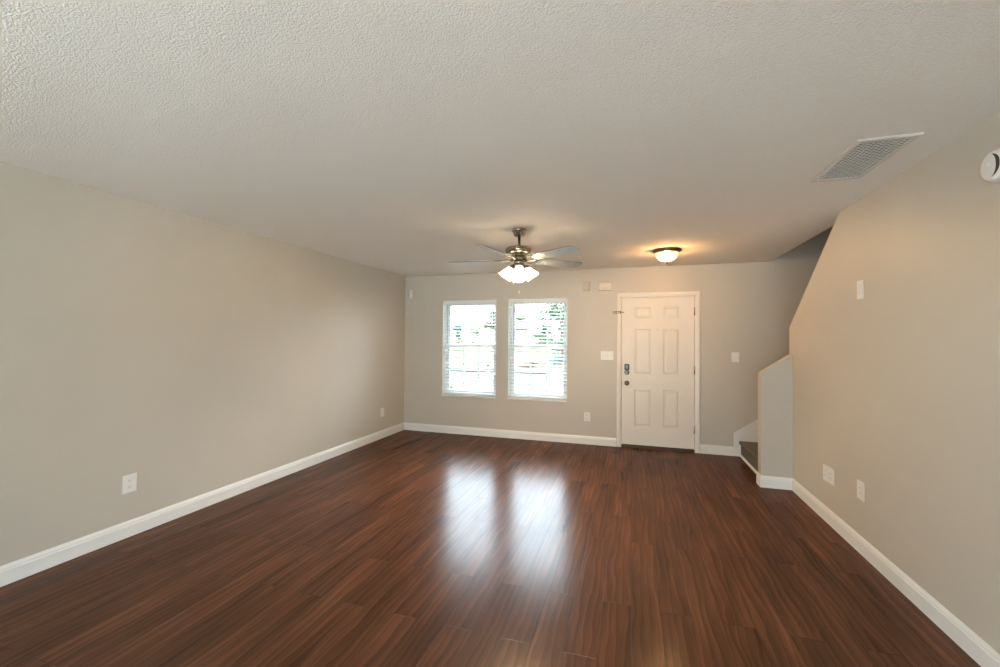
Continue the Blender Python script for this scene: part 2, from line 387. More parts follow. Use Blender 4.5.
# stair skirt on the far wall, with its raised top edge
bm = bm_new()
prism(bm, [(1.231, .0005), (2.64, .0005), (2.64, 1.275), (1.231, .285)], 'y', YF-.014, YF-.0005)
prism(bm, [(1.231, .268), (2.64, 1.258), (2.64, 1.280), (1.231, .290)], 'y', YF-.018, YF-.014)
struct('trim_1', bm, TRIM)

# ------------------------------------------------------------------ door
bm = bm_new()
o0, o1, oz = -.196, .843, 2.092
def casing(bm):
    prof = [(0, 0), (0, .011), (.010, .016), (.034, .014), (.052, .010), (.060, .007), (.060, 0)]  # across width from the outer edge
    pts = [(o0, .0005), (o0, oz), (o1, oz), (o1, .0005)]
    rings = []
    for i, (x, z) in enumerate(pts):
        sx = 1 if i < 2 else -1
        sz = 0 if i in (0, 3) else -1
        rings.append([bm.verts.new((x+sx*w, YF-.0005-d, z+sz*w)) for w, d in prof])
    for a, b in zip(rings, rings[1:]):
        for j in range(len(prof)): bm.faces.new([a[j], a[(j+1) % len(prof)], b[(j+1) % len(prof)], b[j]])
    bm.faces.new(rings[0]); bm.faces.new(rings[-1])
    bmesh.ops.recalc_face_normals(bm, faces=bm.faces)
casing(bm)
struct('trim_2', bm, DOORP)
door = struct('door_1', loc=((DOOR[0]+DOOR[1])/2, YF, 0))
DX = (DOOR[0]+DOOR[1])/2
# jamb lining
bm = bm_new()
box(bm, DH[0]-DX+.001, DOOR[0]-DX-.004, .0, .14, .001, DH[3]-.001)
box(bm, DOOR[1]-DX+.004, DH[1]-DX-.001, .0, .14, .001, DH[3]-.001)
box(bm, DOOR[0]-DX-.003, DOOR[1]-DX+.003, .0, .14, DOOR[3]+.004, DH[3]-.001)
obj('door_jamb', bm, DOORP, door)
bm = bm_new(); j0, j1 = DOOR[0]-DX, DOOR[1]-DX
box(bm, j0-.0035, j0+.012, .0615, .100, .021, DOOR[3]+.0035); box(bm, j1-.012, j1+.0035, .0615, .100, .021, DOOR[3]+.0035); box(bm, j0+.012, j1-.012, .0615, .100, DOOR[3]-.012, DOOR[3]+.0035)
obj('door_stop', bm, DOORP, door)
def door_slab():
    bm = bm_new(); x0, x1, z0, z1 = DOOR[0]-DX, DOOR[1]-DX, .040, DOOR[3]
    cols = [(.035-DX, .246-DX), (.401-DX, .597-DX)]
    rows = [(.290, .793), (1.003, 1.606), (1.755, 1.898)]
    xs = sorted([x0, x1]+[v for c in cols for v in c]); zs = sorted([z0, z1]+[v for r in rows for v in r])
    yf, yb = .016, .060
    for i in range(len(xs)-1):
        for j in range(len(zs)-1):
            a, b, c, d = xs[i], xs[i+1], zs[j], zs[j+1]
            if (a, b) in cols and (c, d) in rows:
                def ring(s, y): return [bm.verts.new(p) for p in ((a+s, y, c+s), (b-s, y, c+s), (b-s, y, d-s), (a+s, y, d-s))]
                R = [ring(0, yf), ring(.010, yf+.010), ring(.016, yf+.010), ring(.036, yf+.002)]
                for p, q in zip(R, R[1:]):
                    for k in range(4): bm.faces.new([p[k], p[(k+1) % 4], q[(k+1) % 4], q[k]])
                bm.faces.new(R[-1])
            else:
                bm.faces.new([bm.verts.new(p) for p in ((a, yf, c), (b, yf, c), (b, yf, d), (a, yf, d))])
    v = [bm.verts.new(p) for p in ((x0,yf,z0),(x1,yf,z0),(x1,yf,z1),(x0,yf,z1),(x0,yb,z0),(x1,yb,z0),(x1,yb,z1),(x0,yb,z1))]
    for q in ((4,7,6,5),(0,4,5,1),(1,5,6,2),(2,6,7,3),(3,7,4,0)): bm.faces.new([v[i] for i in q])
    bmesh.ops.remove_doubles(bm, verts=bm.verts, dist=1e-5)
    bmesh.ops.recalc_face_normals(bm, faces=bm.faces)
    return bm
obj('door_slab', door_slab(), DOORP, door)
bm = bm_new(); box(bm, DOOR[0]-DX+.002, DOOR[1]-DX-.002, .010, .058, .022, .040); obj('door_sweep', bm, BRONZE, door)
bm = bm_new(); prism(bm, [(-.020, .0008), (.14, .0008), (.14, .020), (.002, .020), (-.014, .008)], 'x', DOOR[0]-DX-.004, DOOR[1]-DX+.004); obj('threshold', bm, BRONZE, door)
for z in (.29, 1.06, 1.83):
    bm = bm_new(); hx = DOOR[1]-DX+.002
    t = bmesh.new(); lathe(t, [(0, -.05), (.0075, -.05), (.0075, .05), (0, .05)], 12); merge(bm, t, Matrix.Translation((hx, .006, z)))
    t = bmesh.new(); lathe(t, [(0, .05), (.0055, .051), (.005, .056), (0, .058)], 12); merge(bm, t, Matrix.Translation((hx, .006, z)))
    box(bm, hx-.006, hx+.0005, .010, .0165, z-.05, z+.05)
    h = obj('hinge', bm, NICKEL, door); h['label'] = 'nickel butt hinge'
def facing(z_axis_to_minus_y=True): return Matrix.Rotation(PI/2, 4, 'X')   # local +z -> world -y
# keypad deadbolt
bm = bm_new(); kx = -.065-DX; bbox(bm, kx-.032, kx+.032, -.008, .0165, 1.045, 1.128, .008, 3); kd = obj('keypad_deadbolt', bm, BLACK, door); kd['label'] = 'black keypad deadbolt'
bm = bm_new(); bbox(bm, kx-.014, kx+.014, -.011, -.006, 1.066, 1.112, .003); obj('key_face', bm, LCD, kd)
bm = bm_new(); t = bmesh.new(); lathe(t, [(0, 0), (.033, 0), (.033, .012), (.027, .020), (.018, .022), (0, .022)], 28); merge(bm, t, facing()); 
o = obj('deadbolt_rose', bm, DARKN, kd, (kx, .0163, 1.012))
bm = bm_new(); bbox(bm, -.006, .006, -.040, -.021, -.019, .019, .004); obj('thumb_turn', bm, NICKEL, kd, (kx, .0163, 1.012))
# knob
bm = bm_new(); t = bmesh.new(); lathe(t, [(0, 0), (.034, 0), (.034, .006), (.026, .012), (.014, .016), (.012, .030), (.018, .036), (.027, .044), (.030, .054), (.027, .064), (.016, .070), (0, .071)], 28); merge(bm, t, facing())
o = obj('door_knob', bm, DARKN, door, (kx, .0163, .868)); o['label'] = 'nickel round knob'
bm = bm_new(); t = bmesh.new(); lathe(t, [(0, 0), (.009, 0), (.009, .004), (.006, .006), (0, .005)], 16); merge(bm, t, facing()); o = obj('peephole', bm, CHAIN, door, (.323-DX, .0163, 1.595)); o['label'] = 'small brass peephole'
# strike and latch plate on the jamb edge
bm = bm_new(); box(bm, DOOR[0]-DX-.0042, DOOR[0]-DX-.0012, -.001, .012, .84, .90); obj('strike_plate', bm, DARKN, door)
# swing bar guard on the left casing
g = thing('door_guard', 'small metal swing bar guard screwed across the left side of the white door casing', 'door guard', (-.175, YF-.0165, 1.828))
bm = bm_new(); bbox(bm, .018, .034, -.012, .0, -.022, .022, .003); bbox(bm, .034, .075, -.012, -.004, -.006, .006, .002); obj('bracket', bm, DARKN, g)
bm = bm_new(); tube(bm, [(.022, -.016, .010), (-.03, -.020, .010), (-.066, -.020, .009), (-.076, -.020, 0), (-.066, -.020, -.009), (-.03, -.020, -.010), (.022, -.016, -.010)], .0038, 8); obj('swing_bar', bm, NICKEL, g)

# ------------------------------------------------------------------ windows and blinds
def rect_ring(bm, x0, x1, z0, z1, w, y0, y1):
    box(bm, x0, x0+w, y0, y1, z0, z1); box(bm, x1-w, x1, y0, y1, z0, z1)
    box(bm, x0+w, x1-w, y0, y1, z0, z0+w); box(bm, x0+w, x1-w, y0, y1, z1-w, z1)
def make_window(n, W):
    x0, x1, z0, z1 = W; cx = (x0+x1)/2
    w = struct('window_%d' % n, loc=(cx, YF, z0))
    hw = (x1-x0)/2 - .001; H = z1-z0-.001; mid = 1.342-z0
    bm = bm_new(); rect_ring(bm, -hw, hw, .001, H, .036, .100, .163); obj('window_frame', bm, VINYL, w)
    for nm, a, b, ya, yb in (('lower_sash', .038, mid+.018, .104, .128), ('upper_sash', mid-.018, H-.037, .132, .156)):
        bm = bm_new(); xa, xb = -hw+.037, hw-.037
        rect_ring(bm, xa, xb, a, b, .034, ya, yb)
        s = obj(nm, bm, VINYL, w)
        ym = (ya+yb)/2
        bm = bm_new(); box(bm, xa+.032, xb-.032, ym-.002, ym+.002, a+.032, b-.032); obj('pane', bm, GLASS, s)
        bm = bm_new(); ga, gb = xa+.034, xb-.034
        for k in (1, 2):
            xx = ga+(gb-ga)*k/3; box(bm, xx-.009, xx+.009, ym-.007, ym+.007, a+.034, b-.034)
        zz = (a+b)/2; box(bm, ga, gb, ym-.0065, ym+.0065, zz-.009, zz+.009)
        obj('muntin_grid', bm, VINYL, s)
    bm = bm_new()
    box(bm, -hw, -hw+.004, .0005, .0995, .018, H-.004); box(bm, hw-.004, hw, .0005, .0995, .018, H-.004); box(bm, -hw, hw, .0005, .0995, H-.004, H)
    obj('jamb_liner', bm, VINYL, w)
    return w
def make_sill(n, W):
    x0, x1, z0, z1 = W
    bm = bm_new(); prism(bm, [(YF+.0995, z0+.0005), (YF-.0005, z0+.0005), (YF-.0005, z0-.012), (YF-.018, z0-.012), (YF-.022, z0-.008), (YF-.022, z0+.012), (YF-.018, z0+.016), (YF+.0995, z0+.016)], 'x', x0+.001, x1-.001)
    struct('trim_%d' % (n+2), bm, TRIM)
for n, W in ((1, W1), (2, W2)):
    make_window(n, W); make_sill(n, W)

def make_blind(W, label):
    x0, x1, z0, z1 = W; cx = (x0+x1)/2; hw = (x1-x0)/2-.012
    b = thing('window_blind', label, 'blind', (cx, YF+.048, z0), group='white slatted blinds in the two windows')
    H = z1-z0
    bm = bm_new(); bbox(bm, -hw, hw, -.028, .026, H-.048, H-.001, .004); bbox(bm, -hw-.003, hw+.003, -.034, -.029, H-.062, H-.001, .002); obj('headrail', bm, SLAT, b)
    bm = bm_new(); zb, zt = .060, H-.075; ns = 27
    for i in range(ns):
        z = zb+.03+(zt-zb-.03)*i/(ns-1)
        prev = None
        for s in range(5):
            u = -1+2*s/4; y = u*.0170; zz = z+.0012*(1-u*u)+.0056*u
            row = [bm.verts.new((-hw, y, zz)), bm.verts.new((hw, y, zz)), bm.verts.new((hw, y, zz+.0022)), bm.verts.new((-hw, y, zz+.0022))]
            if prev:
                for k in range(4): bm.faces.new([prev[k], row[k], row[(k+1) % 4], prev[(k+1) % 4]])
            else: bm.faces.new(row)
            prev = row
        bm.faces.new(prev[::-1])
    bmesh.ops.recalc_face_normals(bm, faces=bm.faces)
    obj('slats', bm, SLAT, b)
    bm = bm_new(); bbox(bm, -hw, hw, -.025, .025, .026, .046, .004); obj('bottom_rail', bm, SLAT, b)
    for xx in (-hw*.66, hw*.66):
        bm = bm_new()
        for yy in (-.0265, .0265): tube(bm, [(xx, yy, .046), (xx, yy, H-.05)], .0011, 6)
        obj('ladder_cord', bm, CORD, b)
    bm = bm_new(); tube(bm, [(-hw+.065, -.037, H-.06), (-hw+.067, -.040, H-.40), (-hw+.068, -.040, H-.66)], .0045, 8); obj('tilt_wand', bm, WAND, b)
    bm = bm_new()
    tube(bm, [(hw-.05, -.037, H-.06), (hw-.05, -.037, .52)], .0012, 6)
    t = bmesh.new(); lathe(t, [(0, .03), (.004, .028), (.008, .0), (0, -.002)], 10); merge(bm, t, Matrix.Translation((hw-.05, -.037, .49)))
    obj('lift_cord', bm, CORD, b)
make_blind(W1, 'white open slat blind in the left front window, nearer the room corner')
make_blind(W2, 'white open slat blind in the right front window, nearer the front door')

# added glass door out of view, brings daylight in from behind
w3 = struct('window_3', loc=((BD[0]+BD[1])/2, YB-.14, BD[2]))
bw = (BD[1]-BD[0])/2-.001; bh = BD[3]-BD[2]-.001
bm = bm_new(); rect_ring(bm, -bw, bw, .001, bh, .05, .03, .11); obj('window_frame', bm, VINYL, w3)
for xa, xb, y in ((-bw+.051, -bw/3+.03, .045), (-bw/3-.03, bw/3+.03, .078), (bw/3-.03, bw-.051, .045)):
    bm = bm_new(); rect_ring(bm, xa, xb, .052, bh-.052, .06, y, y+.03); s = obj('sliding_panel', bm, VINYL, w3)
    bm = bm_new(); box(bm, xa+.058, xb-.058, y+.012, y+.018, .11, bh-.11); obj('pane', bm, GLASS, s)

# ------------------------------------------------------------------ wall plates and devices
# plates are built facing -y with their back on y = 0, then turned onto their wall
ROT = {'far': 0.0, 'right': -PI/2, 'left': PI/2}   # front faces -y / -x / +x
def plate_mesh(w, h, windows):
    bm = bm_new(); bbox(bm, -w/2, w/2, -.0065, -.0003, -h/2, h/2, .0026, 2); return bm
def duplex(label, loc, side, w=.086, h=.126, group=None, m=PLATE):
    t = thing('wall_outlet', label, 'wall outlet', loc, (0, 0, ROT[side]), group)
    obj('wall_plate', plate_mesh(w, h, None), m, t)
    for s in (-1, 1):
        bm = bm_new(); bbox(bm, -.0165, .0165, -.0095, -.0062, s*.021-.0145, s*.021+.0145, .003, 3)
        r = obj('receptacle', bm, m, t)
        bm = bm_new(); z = s*.021
        box(bm, -.0080, -.0055, -.0098, -.0094, z-.002, z+.008); box(bm, .0055, .0080, -.0098, -.0094, z-.001, z+.007)
        q = bmesh.new(); lathe(q, [(0, 0), (.0026, 0), (.0026, .0004), (0, .0004)], 10); merge(bm, q, Matrix.Translation((0, -.0094, z-.0075)) @ facing())
        obj('slots', bm, SLOT, r)
    bm = bm_new(); q = bmesh.new(); lathe(q, [(0, 0), (.003, 0), (.0025, .0012), (0, .0015)], 10); merge(bm, q, Matrix.Translation((0, -.0063, 0)) @ facing()); obj('screw', bm, m, t)
    return t
def decora(name, label, cat, loc, side, w=.086, h=.126, group=None, rocker=True):
    t = thing(name, label, cat, loc, (0, 0, ROT[side]), group)
    obj('wall_plate', plate_mesh(w, h, None), PLATE, t)
    bm = bm_new(); bbox(bm, -.0185, .0185, -.0088, -.006, -.035, .035, .0015); r = obj('insert', bm, PLATE, t)
    if rocker:
        bm = bm_new(); prism(bm, [(-.0087, -.031), (-.0105, -.031), (-.0090, 0), (-.0115, .031), (-.0087, .031)], 'x', -.0155, .0155); obj('rocker', bm, PLATE, r)
    else:
        for z in (-.018, .018):
            for x in (-.0068, .0068):
                bm = bm_new(); box(bm, x-.0013, x+.0013, -.0091, -.0087, z-.003, z+.006); obj('slot', bm, SLOT, r)
    return t
def switches(label, loc, side, n, w, h):
    t = thing('light_switch', label, 'light switch', loc, (0, 0, ROT[side]))
    obj('wall_plate', plate_mesh(w, h, None), PLATE, t)
    for k in range(n):
        x = (k-(n-1)/2)*.046
        bm = bm_new(); prism(bm, [(-.0062, -.011), (-.0075, -.011), (-.0075, -.004), (-.019, .006 if k != 1 else -.012), (-.018, .012 if k != 1 else -.006), (-.0075, .006), (-.0075, .011), (-.0062, .011)], 'x', x-.0042, x+.0042)
        obj('toggle', bm, PLATE, t)
        for z in (-.030, .030):
            bm = bm_new(); q = bmesh.new(); lathe(q, [(0, 0), (.003, 0), (.0025, .001), (0, .0012)], 10); merge(bm, q, Matrix.Translation((x, -.0063, z)) @ facing())
            obj('screw', bm, PLATE, t)
    return t
duplex('white duplex outlet on the left wall close to the camera, low above the baseboard', (XL, 2.152, .381), 'left', .092, .130)
duplex('small white outlet low on the left wall near the far corner', (XL, 5.406, .373), 'left', .090, .126)
duplex('white duplex outlet low on the far wall between the window and the door', (-.592, YF, .381), 'far', .086, .126)
switches('three toggle switch plate on the far wall left of the front door', (-.325, YF, 1.238), 'far', 3, .174, .122)
switches('single toggle switch plate on the far wall right of the front door', (1.251, YF, 1.245), 'far', 1, .088, .125)
decora('wall_outlet', 'left white outlet plate of the touching pair low on the right wall', 'wall outlet', (XR, 4.088, .384), 'right', .088, .124, None, False)
decora('wall_outlet', 'right white outlet plate of the touching pair low on the right wall', 'wall outlet', (XR, 3.986, .388), 'right', .098, .124, None, False)
decora('wall_outlet', 'single white outlet plate low on the right wall, nearer than the pair', 'wall outlet', (XR, 3.535, .427), 'right', .092, .124, None, False)
decora('light_switch', 'white wide rocker switch plate high on the right wall under the ceiling vent', 'light switch', (XR, 3.527, 1.806), 'right', .088, .128)

t = thing('motion_sensor', 'small off-white motion sensor high in the far left corner of the room', 'sensor', (-3.337, YF, 2.155))
bm = bm_new(); prism(bm, [(-.036, -.0003), (.036, -.0003), (.036, -.022), (.026, -.036), (-.026, -.036), (-.036, -.022)], 'z', -.070, .070); bev(bm, .004); obj('housing', bm, ALMOND, t)
bm = bm_new(); bbox(bm, -.022, .022, -.040, -.034, -.048, .012, .003); obj('lens', bm, PLATE, t)
t = thing('door_chime', 'cream rectangular box high on the wall at upper left of the front door', 'door chime', (-.352, YF, 2.186))
bm = bm_new(); bbox(bm, -.086, .086, -.030, -.0003, -.052, .052, .006); obj('cover', bm, ALMOND, t)
bm = bm_new()
for k in range(5): box(bm, -.060, .060, -.0312, -.0298, -.034+k*.006, -.032+k*.006)
obj('sound_slots', bm, BEIGE, t)
t = thing('wall_box', 'small wall-coloured beige box mounted left of the cream door chime', 'wall box', (-.604, YF, 2.200))
bm = bm_new(); bbox(bm, -.044, .044, -.034, -.0003, -.066, .066, .006); obj('cover', bm, BEIGE, t)
bm = bm_new(); bbox(bm, -.030, .030, -.037, -.033, -.050, .050, .003); obj('front_panel', bm, BEIGE, t)

# smoke detector on the right wall
t = thing('smoke_detector', 'round white smoke detector high on the right wall at the photo edge', 'smoke detector', (XR, 2.362, 2.207), (0, -PI/2, 0))
bm = bm_new(); lathe(bm, [(0, .0003), (.070, .0003), (.070, .010), (.067, .014), (0, .014)], 40); obj('base_plate', bm, PLATE, t)
bm = bm_new(); lathe(bm, [(0, .014), (.063, .014), (.065, .017), (.064, .026), (.058, .032), (.050, .034), (0, .034)], 40); cov = obj('cover', bm, PLATE, t)
def crescent(r0, r1, a0, a1, z0, z1):
    bm = bm_new(); n = 20; rows = []
    for i in range(n+1):
        a = a0+(a1-a0)*i/n; k = math.sin(PI*i/n)
        ri = r1-(r1-r0)*max(.04, k)
        rows.append([bm.verts.new((rr*math.cos(a), rr*math.sin(a), z)) for rr, z in ((ri, z0), (r1, z0), (r1, z1), (ri, z1))])
    for p, q in zip(rows, rows[1:]):
        for k in range(4): bm.faces.new([p[k], p[(k+1) % 4], q[(k+1) % 4], q[k]])
    bm.faces.new(rows[0]); bm.faces.new(rows[-1]); bmesh.ops.recalc_face_normals(bm, faces=bm.faces)
    return bm
o = obj('vent_slot', crescent(.030, .050, -PI*.95, -PI*.05, .0335, .0348), SLOT, cov); o['label'] = 'dark crescent vent'
bm = bm_new(); q = bmesh.new(); lathe(q, [(0, 0), (.011, 0), (.011, .002), (.009, .003), (0, .003)], 18); merge(bm, q, Matrix.Translation((.012, .018, .0338))); obj('test_button', bm, PLATE, t)

# ------------------------------------------------------------------ ceiling vent
VX0, VX1, VY0, VY1 = 1.055, 1.318, 2.500, 3.075
t = thing('ceiling_vent', 'off-white egg crate return air grille in the ceiling by the right wall', 'vent', ((VX0+VX1)/2, (VY0+VY1)/2, CH))
hx, hy = (VX1-VX0)/2, (VY1-VY0)/2
bm = bm_new()
prof = [(0, 0), (0, -.004), (.006, -.009), (.024, -.009), (.028, -.004), (.028, 0)]
rings = []
for sx, sy in ((-1, -1), (1, -1), (1, 1), (-1, 1)):
    rings.append([bm.verts.new((sx*(hx-w), sy*(hy-w), z-.0003)) for w, z in prof])
for i in range(4):
    a, b = rings[i], rings[(i+1) % 4]
    for j in range(len(prof)): bm.faces.new([a[j], a[(j+1) % len(prof)], b[(j+1) % len(prof)], b[j]])
bmesh.ops.recalc_face_normals(bm, faces=bm.faces)
obj('frame', bm, GRILLE, t)
bm = bm_new(); box(bm, -hx+.026, hx-.026, -hy+.026, hy-.026, -.0016, -.0004); obj('shade_backing', bm, DUCT_SHADE, t)  # thin dark sheet paints in the duct's shade, no recess above
bm = bm_new(); ix, iy = hx-.027, hy-.027
n = 10
for k in range(n+1): x = -ix+2*ix*k/n; box(bm, x-.001, x+.001, -iy, iy, -.0068, -.0016)
n = 24
for k in range(n+1): y = -iy+2*iy*k/n; box(bm, -ix, ix, y-.0022, y+.0022, -.0050, -.0017)
obj('grid', bm, GRILLE, t)

# ------------------------------------------------------------------ flush ceiling light
FL = (.362, 4.985, CH)
t = thing('ceiling_light', 'lit flush-mount dome light with marbled glass on the ceiling before the front door', 'ceiling light', FL)
bm = bm_new(); lathe(bm, [(0, -.0003), (.150, -.0003), (.153, -.006), (.148, -.016), (.137, -.027), (.131, -.034), (.124, -.034), (.120, -.024), (0, -.022)], 48); obj('metal_pan', bm, DARKN, t)
bm = bm_new(); lathe(bm, [(.121, -.030), (.119, -.045), (.109, -.072), (.090, -.098), (.063, -.116), (.032, -.125), (0, -.128)], 48); obj('glass_bowl', bm, BOWL, t)
bm = bm_new(); lathe(bm, [(0, -.124), (.014, -.126), (.014, -.130), (.007, -.134), (.009, -.140), (.006, -.147), (0, -.149)], 20); obj('finial', bm, DARKN, t)
for s in (-1, 1):
    bm = bm_new(); q = bmesh.new(); lathe(q, [(0, .04), (.013, .036), (.013, .02), (.028, -.012), (.026, -.03), (.012, -.04), (0, -.042)], 16); merge(bm, q, Matrix.Translation((s*.056, 0, -.062)) @ Matrix.Rotation(s*PI/2, 4, 'Y')); obj('bulb', bm, SOFTBULB, t)
lamp('ceiling_light_glow', 'POINT', (FL[0], FL[1]-.0, CH-.075), 31, (1.0, .56, .22), .05)

# ------------------------------------------------------------------ ceiling fan
FX, FY = -.975, 3.70
fan = thing('ceiling_fan', 'five-blade pale ceiling fan with nickel motor and lit glass shades in mid room', 'ceiling fan', (FX, FY, CH))
def fp(name, bm, m, par=fan, loc=(0, 0, 0), rot=(0, 0, 0)): return obj(name, bm, m, par, loc, rot)
bm = bm_new(); lathe(bm, [(0, -.0003), (.066, -.0003), (.066, -.014), (.062, -.022), (.052, -.034), (.046, -.058), (.040, -.064), (0, -.064)], 32); fp('canopy', bm, NICKEL)
bm = bm_new(); lathe(bm, [(0, -.062), (.0125, -.062), (.0125, -.145), (.020, -.150), (.022, -.162), (0, -.162)], 20); fp('downrod', bm, NICKEL)
bm = bm_new(); lathe(bm, [(0, -.156), (.030, -.157), (.046, -.160), (.088, -.164), (.112, -.170), (.123, -.182), (.125, -.200), (.121, -.214), (.110, -.224), (.078, -.230), (.060, -.240), (.054, -.256), (0, -.256)], 44); fp('motor_housing', bm, NICKEL)
bm = bm_new(); lathe(bm, [(.1246, -.186), (.1275, -.190), (.1275, -.196), (.1246, -.200)], 44); fp('motor_band', bm, DARKN)
bm = bm_new(); lathe(bm, [(0, -.255), (.066, -.256), (.070, -.262), (.070, -.274), (.056, -.280), (.044, -.282), (0, -.282)], 36); fp('flywheel', bm, DARKN)
bm = bm_new(); lathe(bm, [(0, -.281), (.040, -.282), (.046, -.288), (.047, -.310), (.040, -.319), (0, -.320)], 32); fp('switch_housing', bm, NICKEL)
bm = bm_new(); lathe(bm, [(0, -.318), (.052, -.320), (.056, -.328), (.048, -.345), (.024, -.356), (.010, -.362), (.006, -.372), (0, -.374)], 32); fitter = fp('light_fitter', bm, NICKEL)
PITCHB = math.radians(-13)
def blade_mesh():
    bm = bm_new(); top = []; bot = []
    outline = []
    r0, r1 = .185, .660
    L = [(r0, .050), (.22, .056), (.35, .062), (.50, .067), (.60, .069), (.630, .066), (.648, .056), (.658, .038), (r1, .018)]
    outline = [(x, y) for x, y in L] + [(x, -y) for x, y in L[::-1]]
    a = [bm.verts.new((x, y, .003)) for x, y in outline]; b = [bm.verts.new((x, y, -.003)) for x, y in outline]
    bm.faces.new(a); bm.faces.new(b[::-1]); n = len(outline)
    for i in range(n):
        f = bm.faces.new([a[i], b[i], b[(i+1) % n], a[(i+1) % n]]); f.material_index = 1
    bmesh.ops.recalc_face_normals(bm, faces=bm.faces)
    return bm
def iron_mesh():
    bm = bm_new()
    for s in (-1, 1):
        tube(bm, [(.060, s*.010, -.006), (.095, s*.018, -.010), (.130, s*.032, -.010), (.160, s*.040, -.008), (.190, s*.034, -.006)], .0065, 8)
        q = bmesh.new(); lathe(q, [(0, -.005), (.006, -.004), (.006, .0), (0, .0)], 10); merge(bm, q, Matrix.Translation((.205, s*.026, -.007)))
    bbox(bm, .175, .235, -.038, .038, -.0075, -.0032, .002)
    return bm
for k in range(5):
    a = math.radians(168) + YAW + 2*PI*k/5
    hub = (Matrix.Rotation(a, 4, 'Z') @ Matrix.Rotation(PITCHB, 4, 'X'))
    b = fp('blade', blade_mesh(), [BLADE, BLADE_EDGE], fan, (0, 0, -.276)); b.rotation_euler = hub.to_euler()
    fp('blade_iron', iron_mesh(), NICKEL, b)
def shade_mesh():
    bm = bm_new()
    P = [(.021, 0), (.026, -.004), (.031, -.018), (.040, -.042), (.049, -.066), (.056, -.088), (.061, -.106)]
    n = 36; rings = []
    for r, z in P + [(r-.003, z) for r, z in P[::-1]]:
        ring = []
        for k in range(n):
            w = 1 + (.03*math.cos(9*2*PI*k/n) * min(1, -z/.11))
            ring.append(bm.verts.new((r*w*math.cos(2*PI*k/n), r*w*math.sin(2*PI*k/n), z)))
        rings.append(ring)
    for a, b in zip(rings, rings[1:]):
        for k in range(n):
            f = bm.faces.new([a[k], a[(k+1) % n], b[(k+1) % n], b[k]]); f.smooth = True
    bmesh.ops.recalc_face_normals(bm, faces=bm.faces)
    return bm
TILT = math.radians(34)
for k in range(4):
    a = YAW + PI/2*k
    d = Vector((math.cos(a), math.sin(a), 0)); neck = d*.066 + Vector((0, 0, -.344))
    M = Matrix.Rotation(a, 4, 'Z') @ Matrix.Rotation(-TILT, 4, 'Y')
    bm = bm_new()
    tube(bm, [d*.040+Vector((0, 0, -.332)), d*.056+Vector((0, 0, -.333)), d*.066+Vector((0, 0, -.337)), neck], .008, 10)
    q = bmesh.new(); lathe(q, [(0, .014), (.018, .012), (.026, .002), (.027, -.012), (.022, -.016), (0, -.016)], 22); merge(bm, q, Matrix.Translation(neck) @ M)
    arm = fp('lamp_arm', bm, NICKEL)
    s = fp('lamp_shade', shade_mesh(), SHADE, fan, neck + (M @ Vector((0, 0, -.006)))); s.rotation_euler = M.to_euler(); s['label'] = 'lit white bell glass shade'
    bm = bm_new(); lathe(bm, [(0, -.012), (.012, -.014), (.013, -.032), (.024, -.058), (.024, -.064), (.016, -.072), (0, -.076)], 18); fp('bulb', bm, BULB, s)
    lp = Vector((FX, FY, CH)) + neck + (M @ Vector((0, 0, -.084)))
    lamp('fan_lamp_glow', 'POINT', lp, 17, (1.0, .72, .42), .012)
for nm, (cx, cy), l in (('pull_chain', (.014, -.040), .24), ('pull_chain', (-.048, -.012), .15)):
    bm = bm_new(); tube(bm, [(cx, cy, -.318), (cx, cy, -.34-l)], .0016, 6)
    q = bmesh.new(); lathe(q, [(0, .012), (.004, .008), (.005, -.008), (0, -.014)], 10); merge(bm, q, Matrix.Translation((cx, cy, -.34-l)))
    fp(nm, bm, CHAIN)

# ------------------------------------------------------------------ stairs
st = thing('staircase', 'taupe carpeted stairs rising behind the low slant-topped wall, bottom step showing', 'stairs', (1.31, 5.5, 0))
RISE, RUN = .195, .27
def step(x0, x1, y0, y1, z0, z1, nose):
    # carpeted block with a rounded nosing on one edge ('x' low x, 'y' high y)
    bm = bm_new(); r = .022
    a0, a1 = (x0, x1) if nose == 'x' else (-y1, -y0)
    pts = [(a0, z0), (a1, z0), (a1, z1)]
    for i in range(7):
        a = PI/2 + PI*i/6
        pts.append((a0 - .004 + r*.9*math.cos(a), z1 - r + r*math.sin(a)))
    pts.append((a0, z1-2*r))
    if nose == 'x': prism(bm, pts, 'y', y0, y1)
    else: prism(bm, [(-p, z) for p, z in pts], 'x', x0, x1)
    return bm
YS0, YS1 = YH+.1175, YF-.0185
for i in range(2):
    bm = step(RUN*i, XS-.002-1.31, YS0-5.5, YS1-5.5, RISE*i+(.0008 if i == 0 else .0), RISE*(i+1), 'x'); s = obj('step', bm, CARPET, st)
bm = step(RUN*2, XS-.002-1.31, YS0-5.5, YS1-5.5, RISE*2, RISE*3, 'x'); obj('landing', bm, CARPET, st)
xa, xb = 1.643-1.31, XS-.002-1.31
for i in range(11):
    y1 = YS0-.005-.25*i
    bm = step(xa, xb, .302-5.5, y1-5.5, RISE*(3+i), RISE*(4+i), 'y'); obj('step', bm, CARPET, st)
bm = bm_new(); prism(bm, [(1.298, .0006), (1.3095, .0006), (1.3095, .030), (1.303, .026), (1.298, .012)], 'y', YH+.1225, YF-.019); struct('trim_5', bm, TRIM)

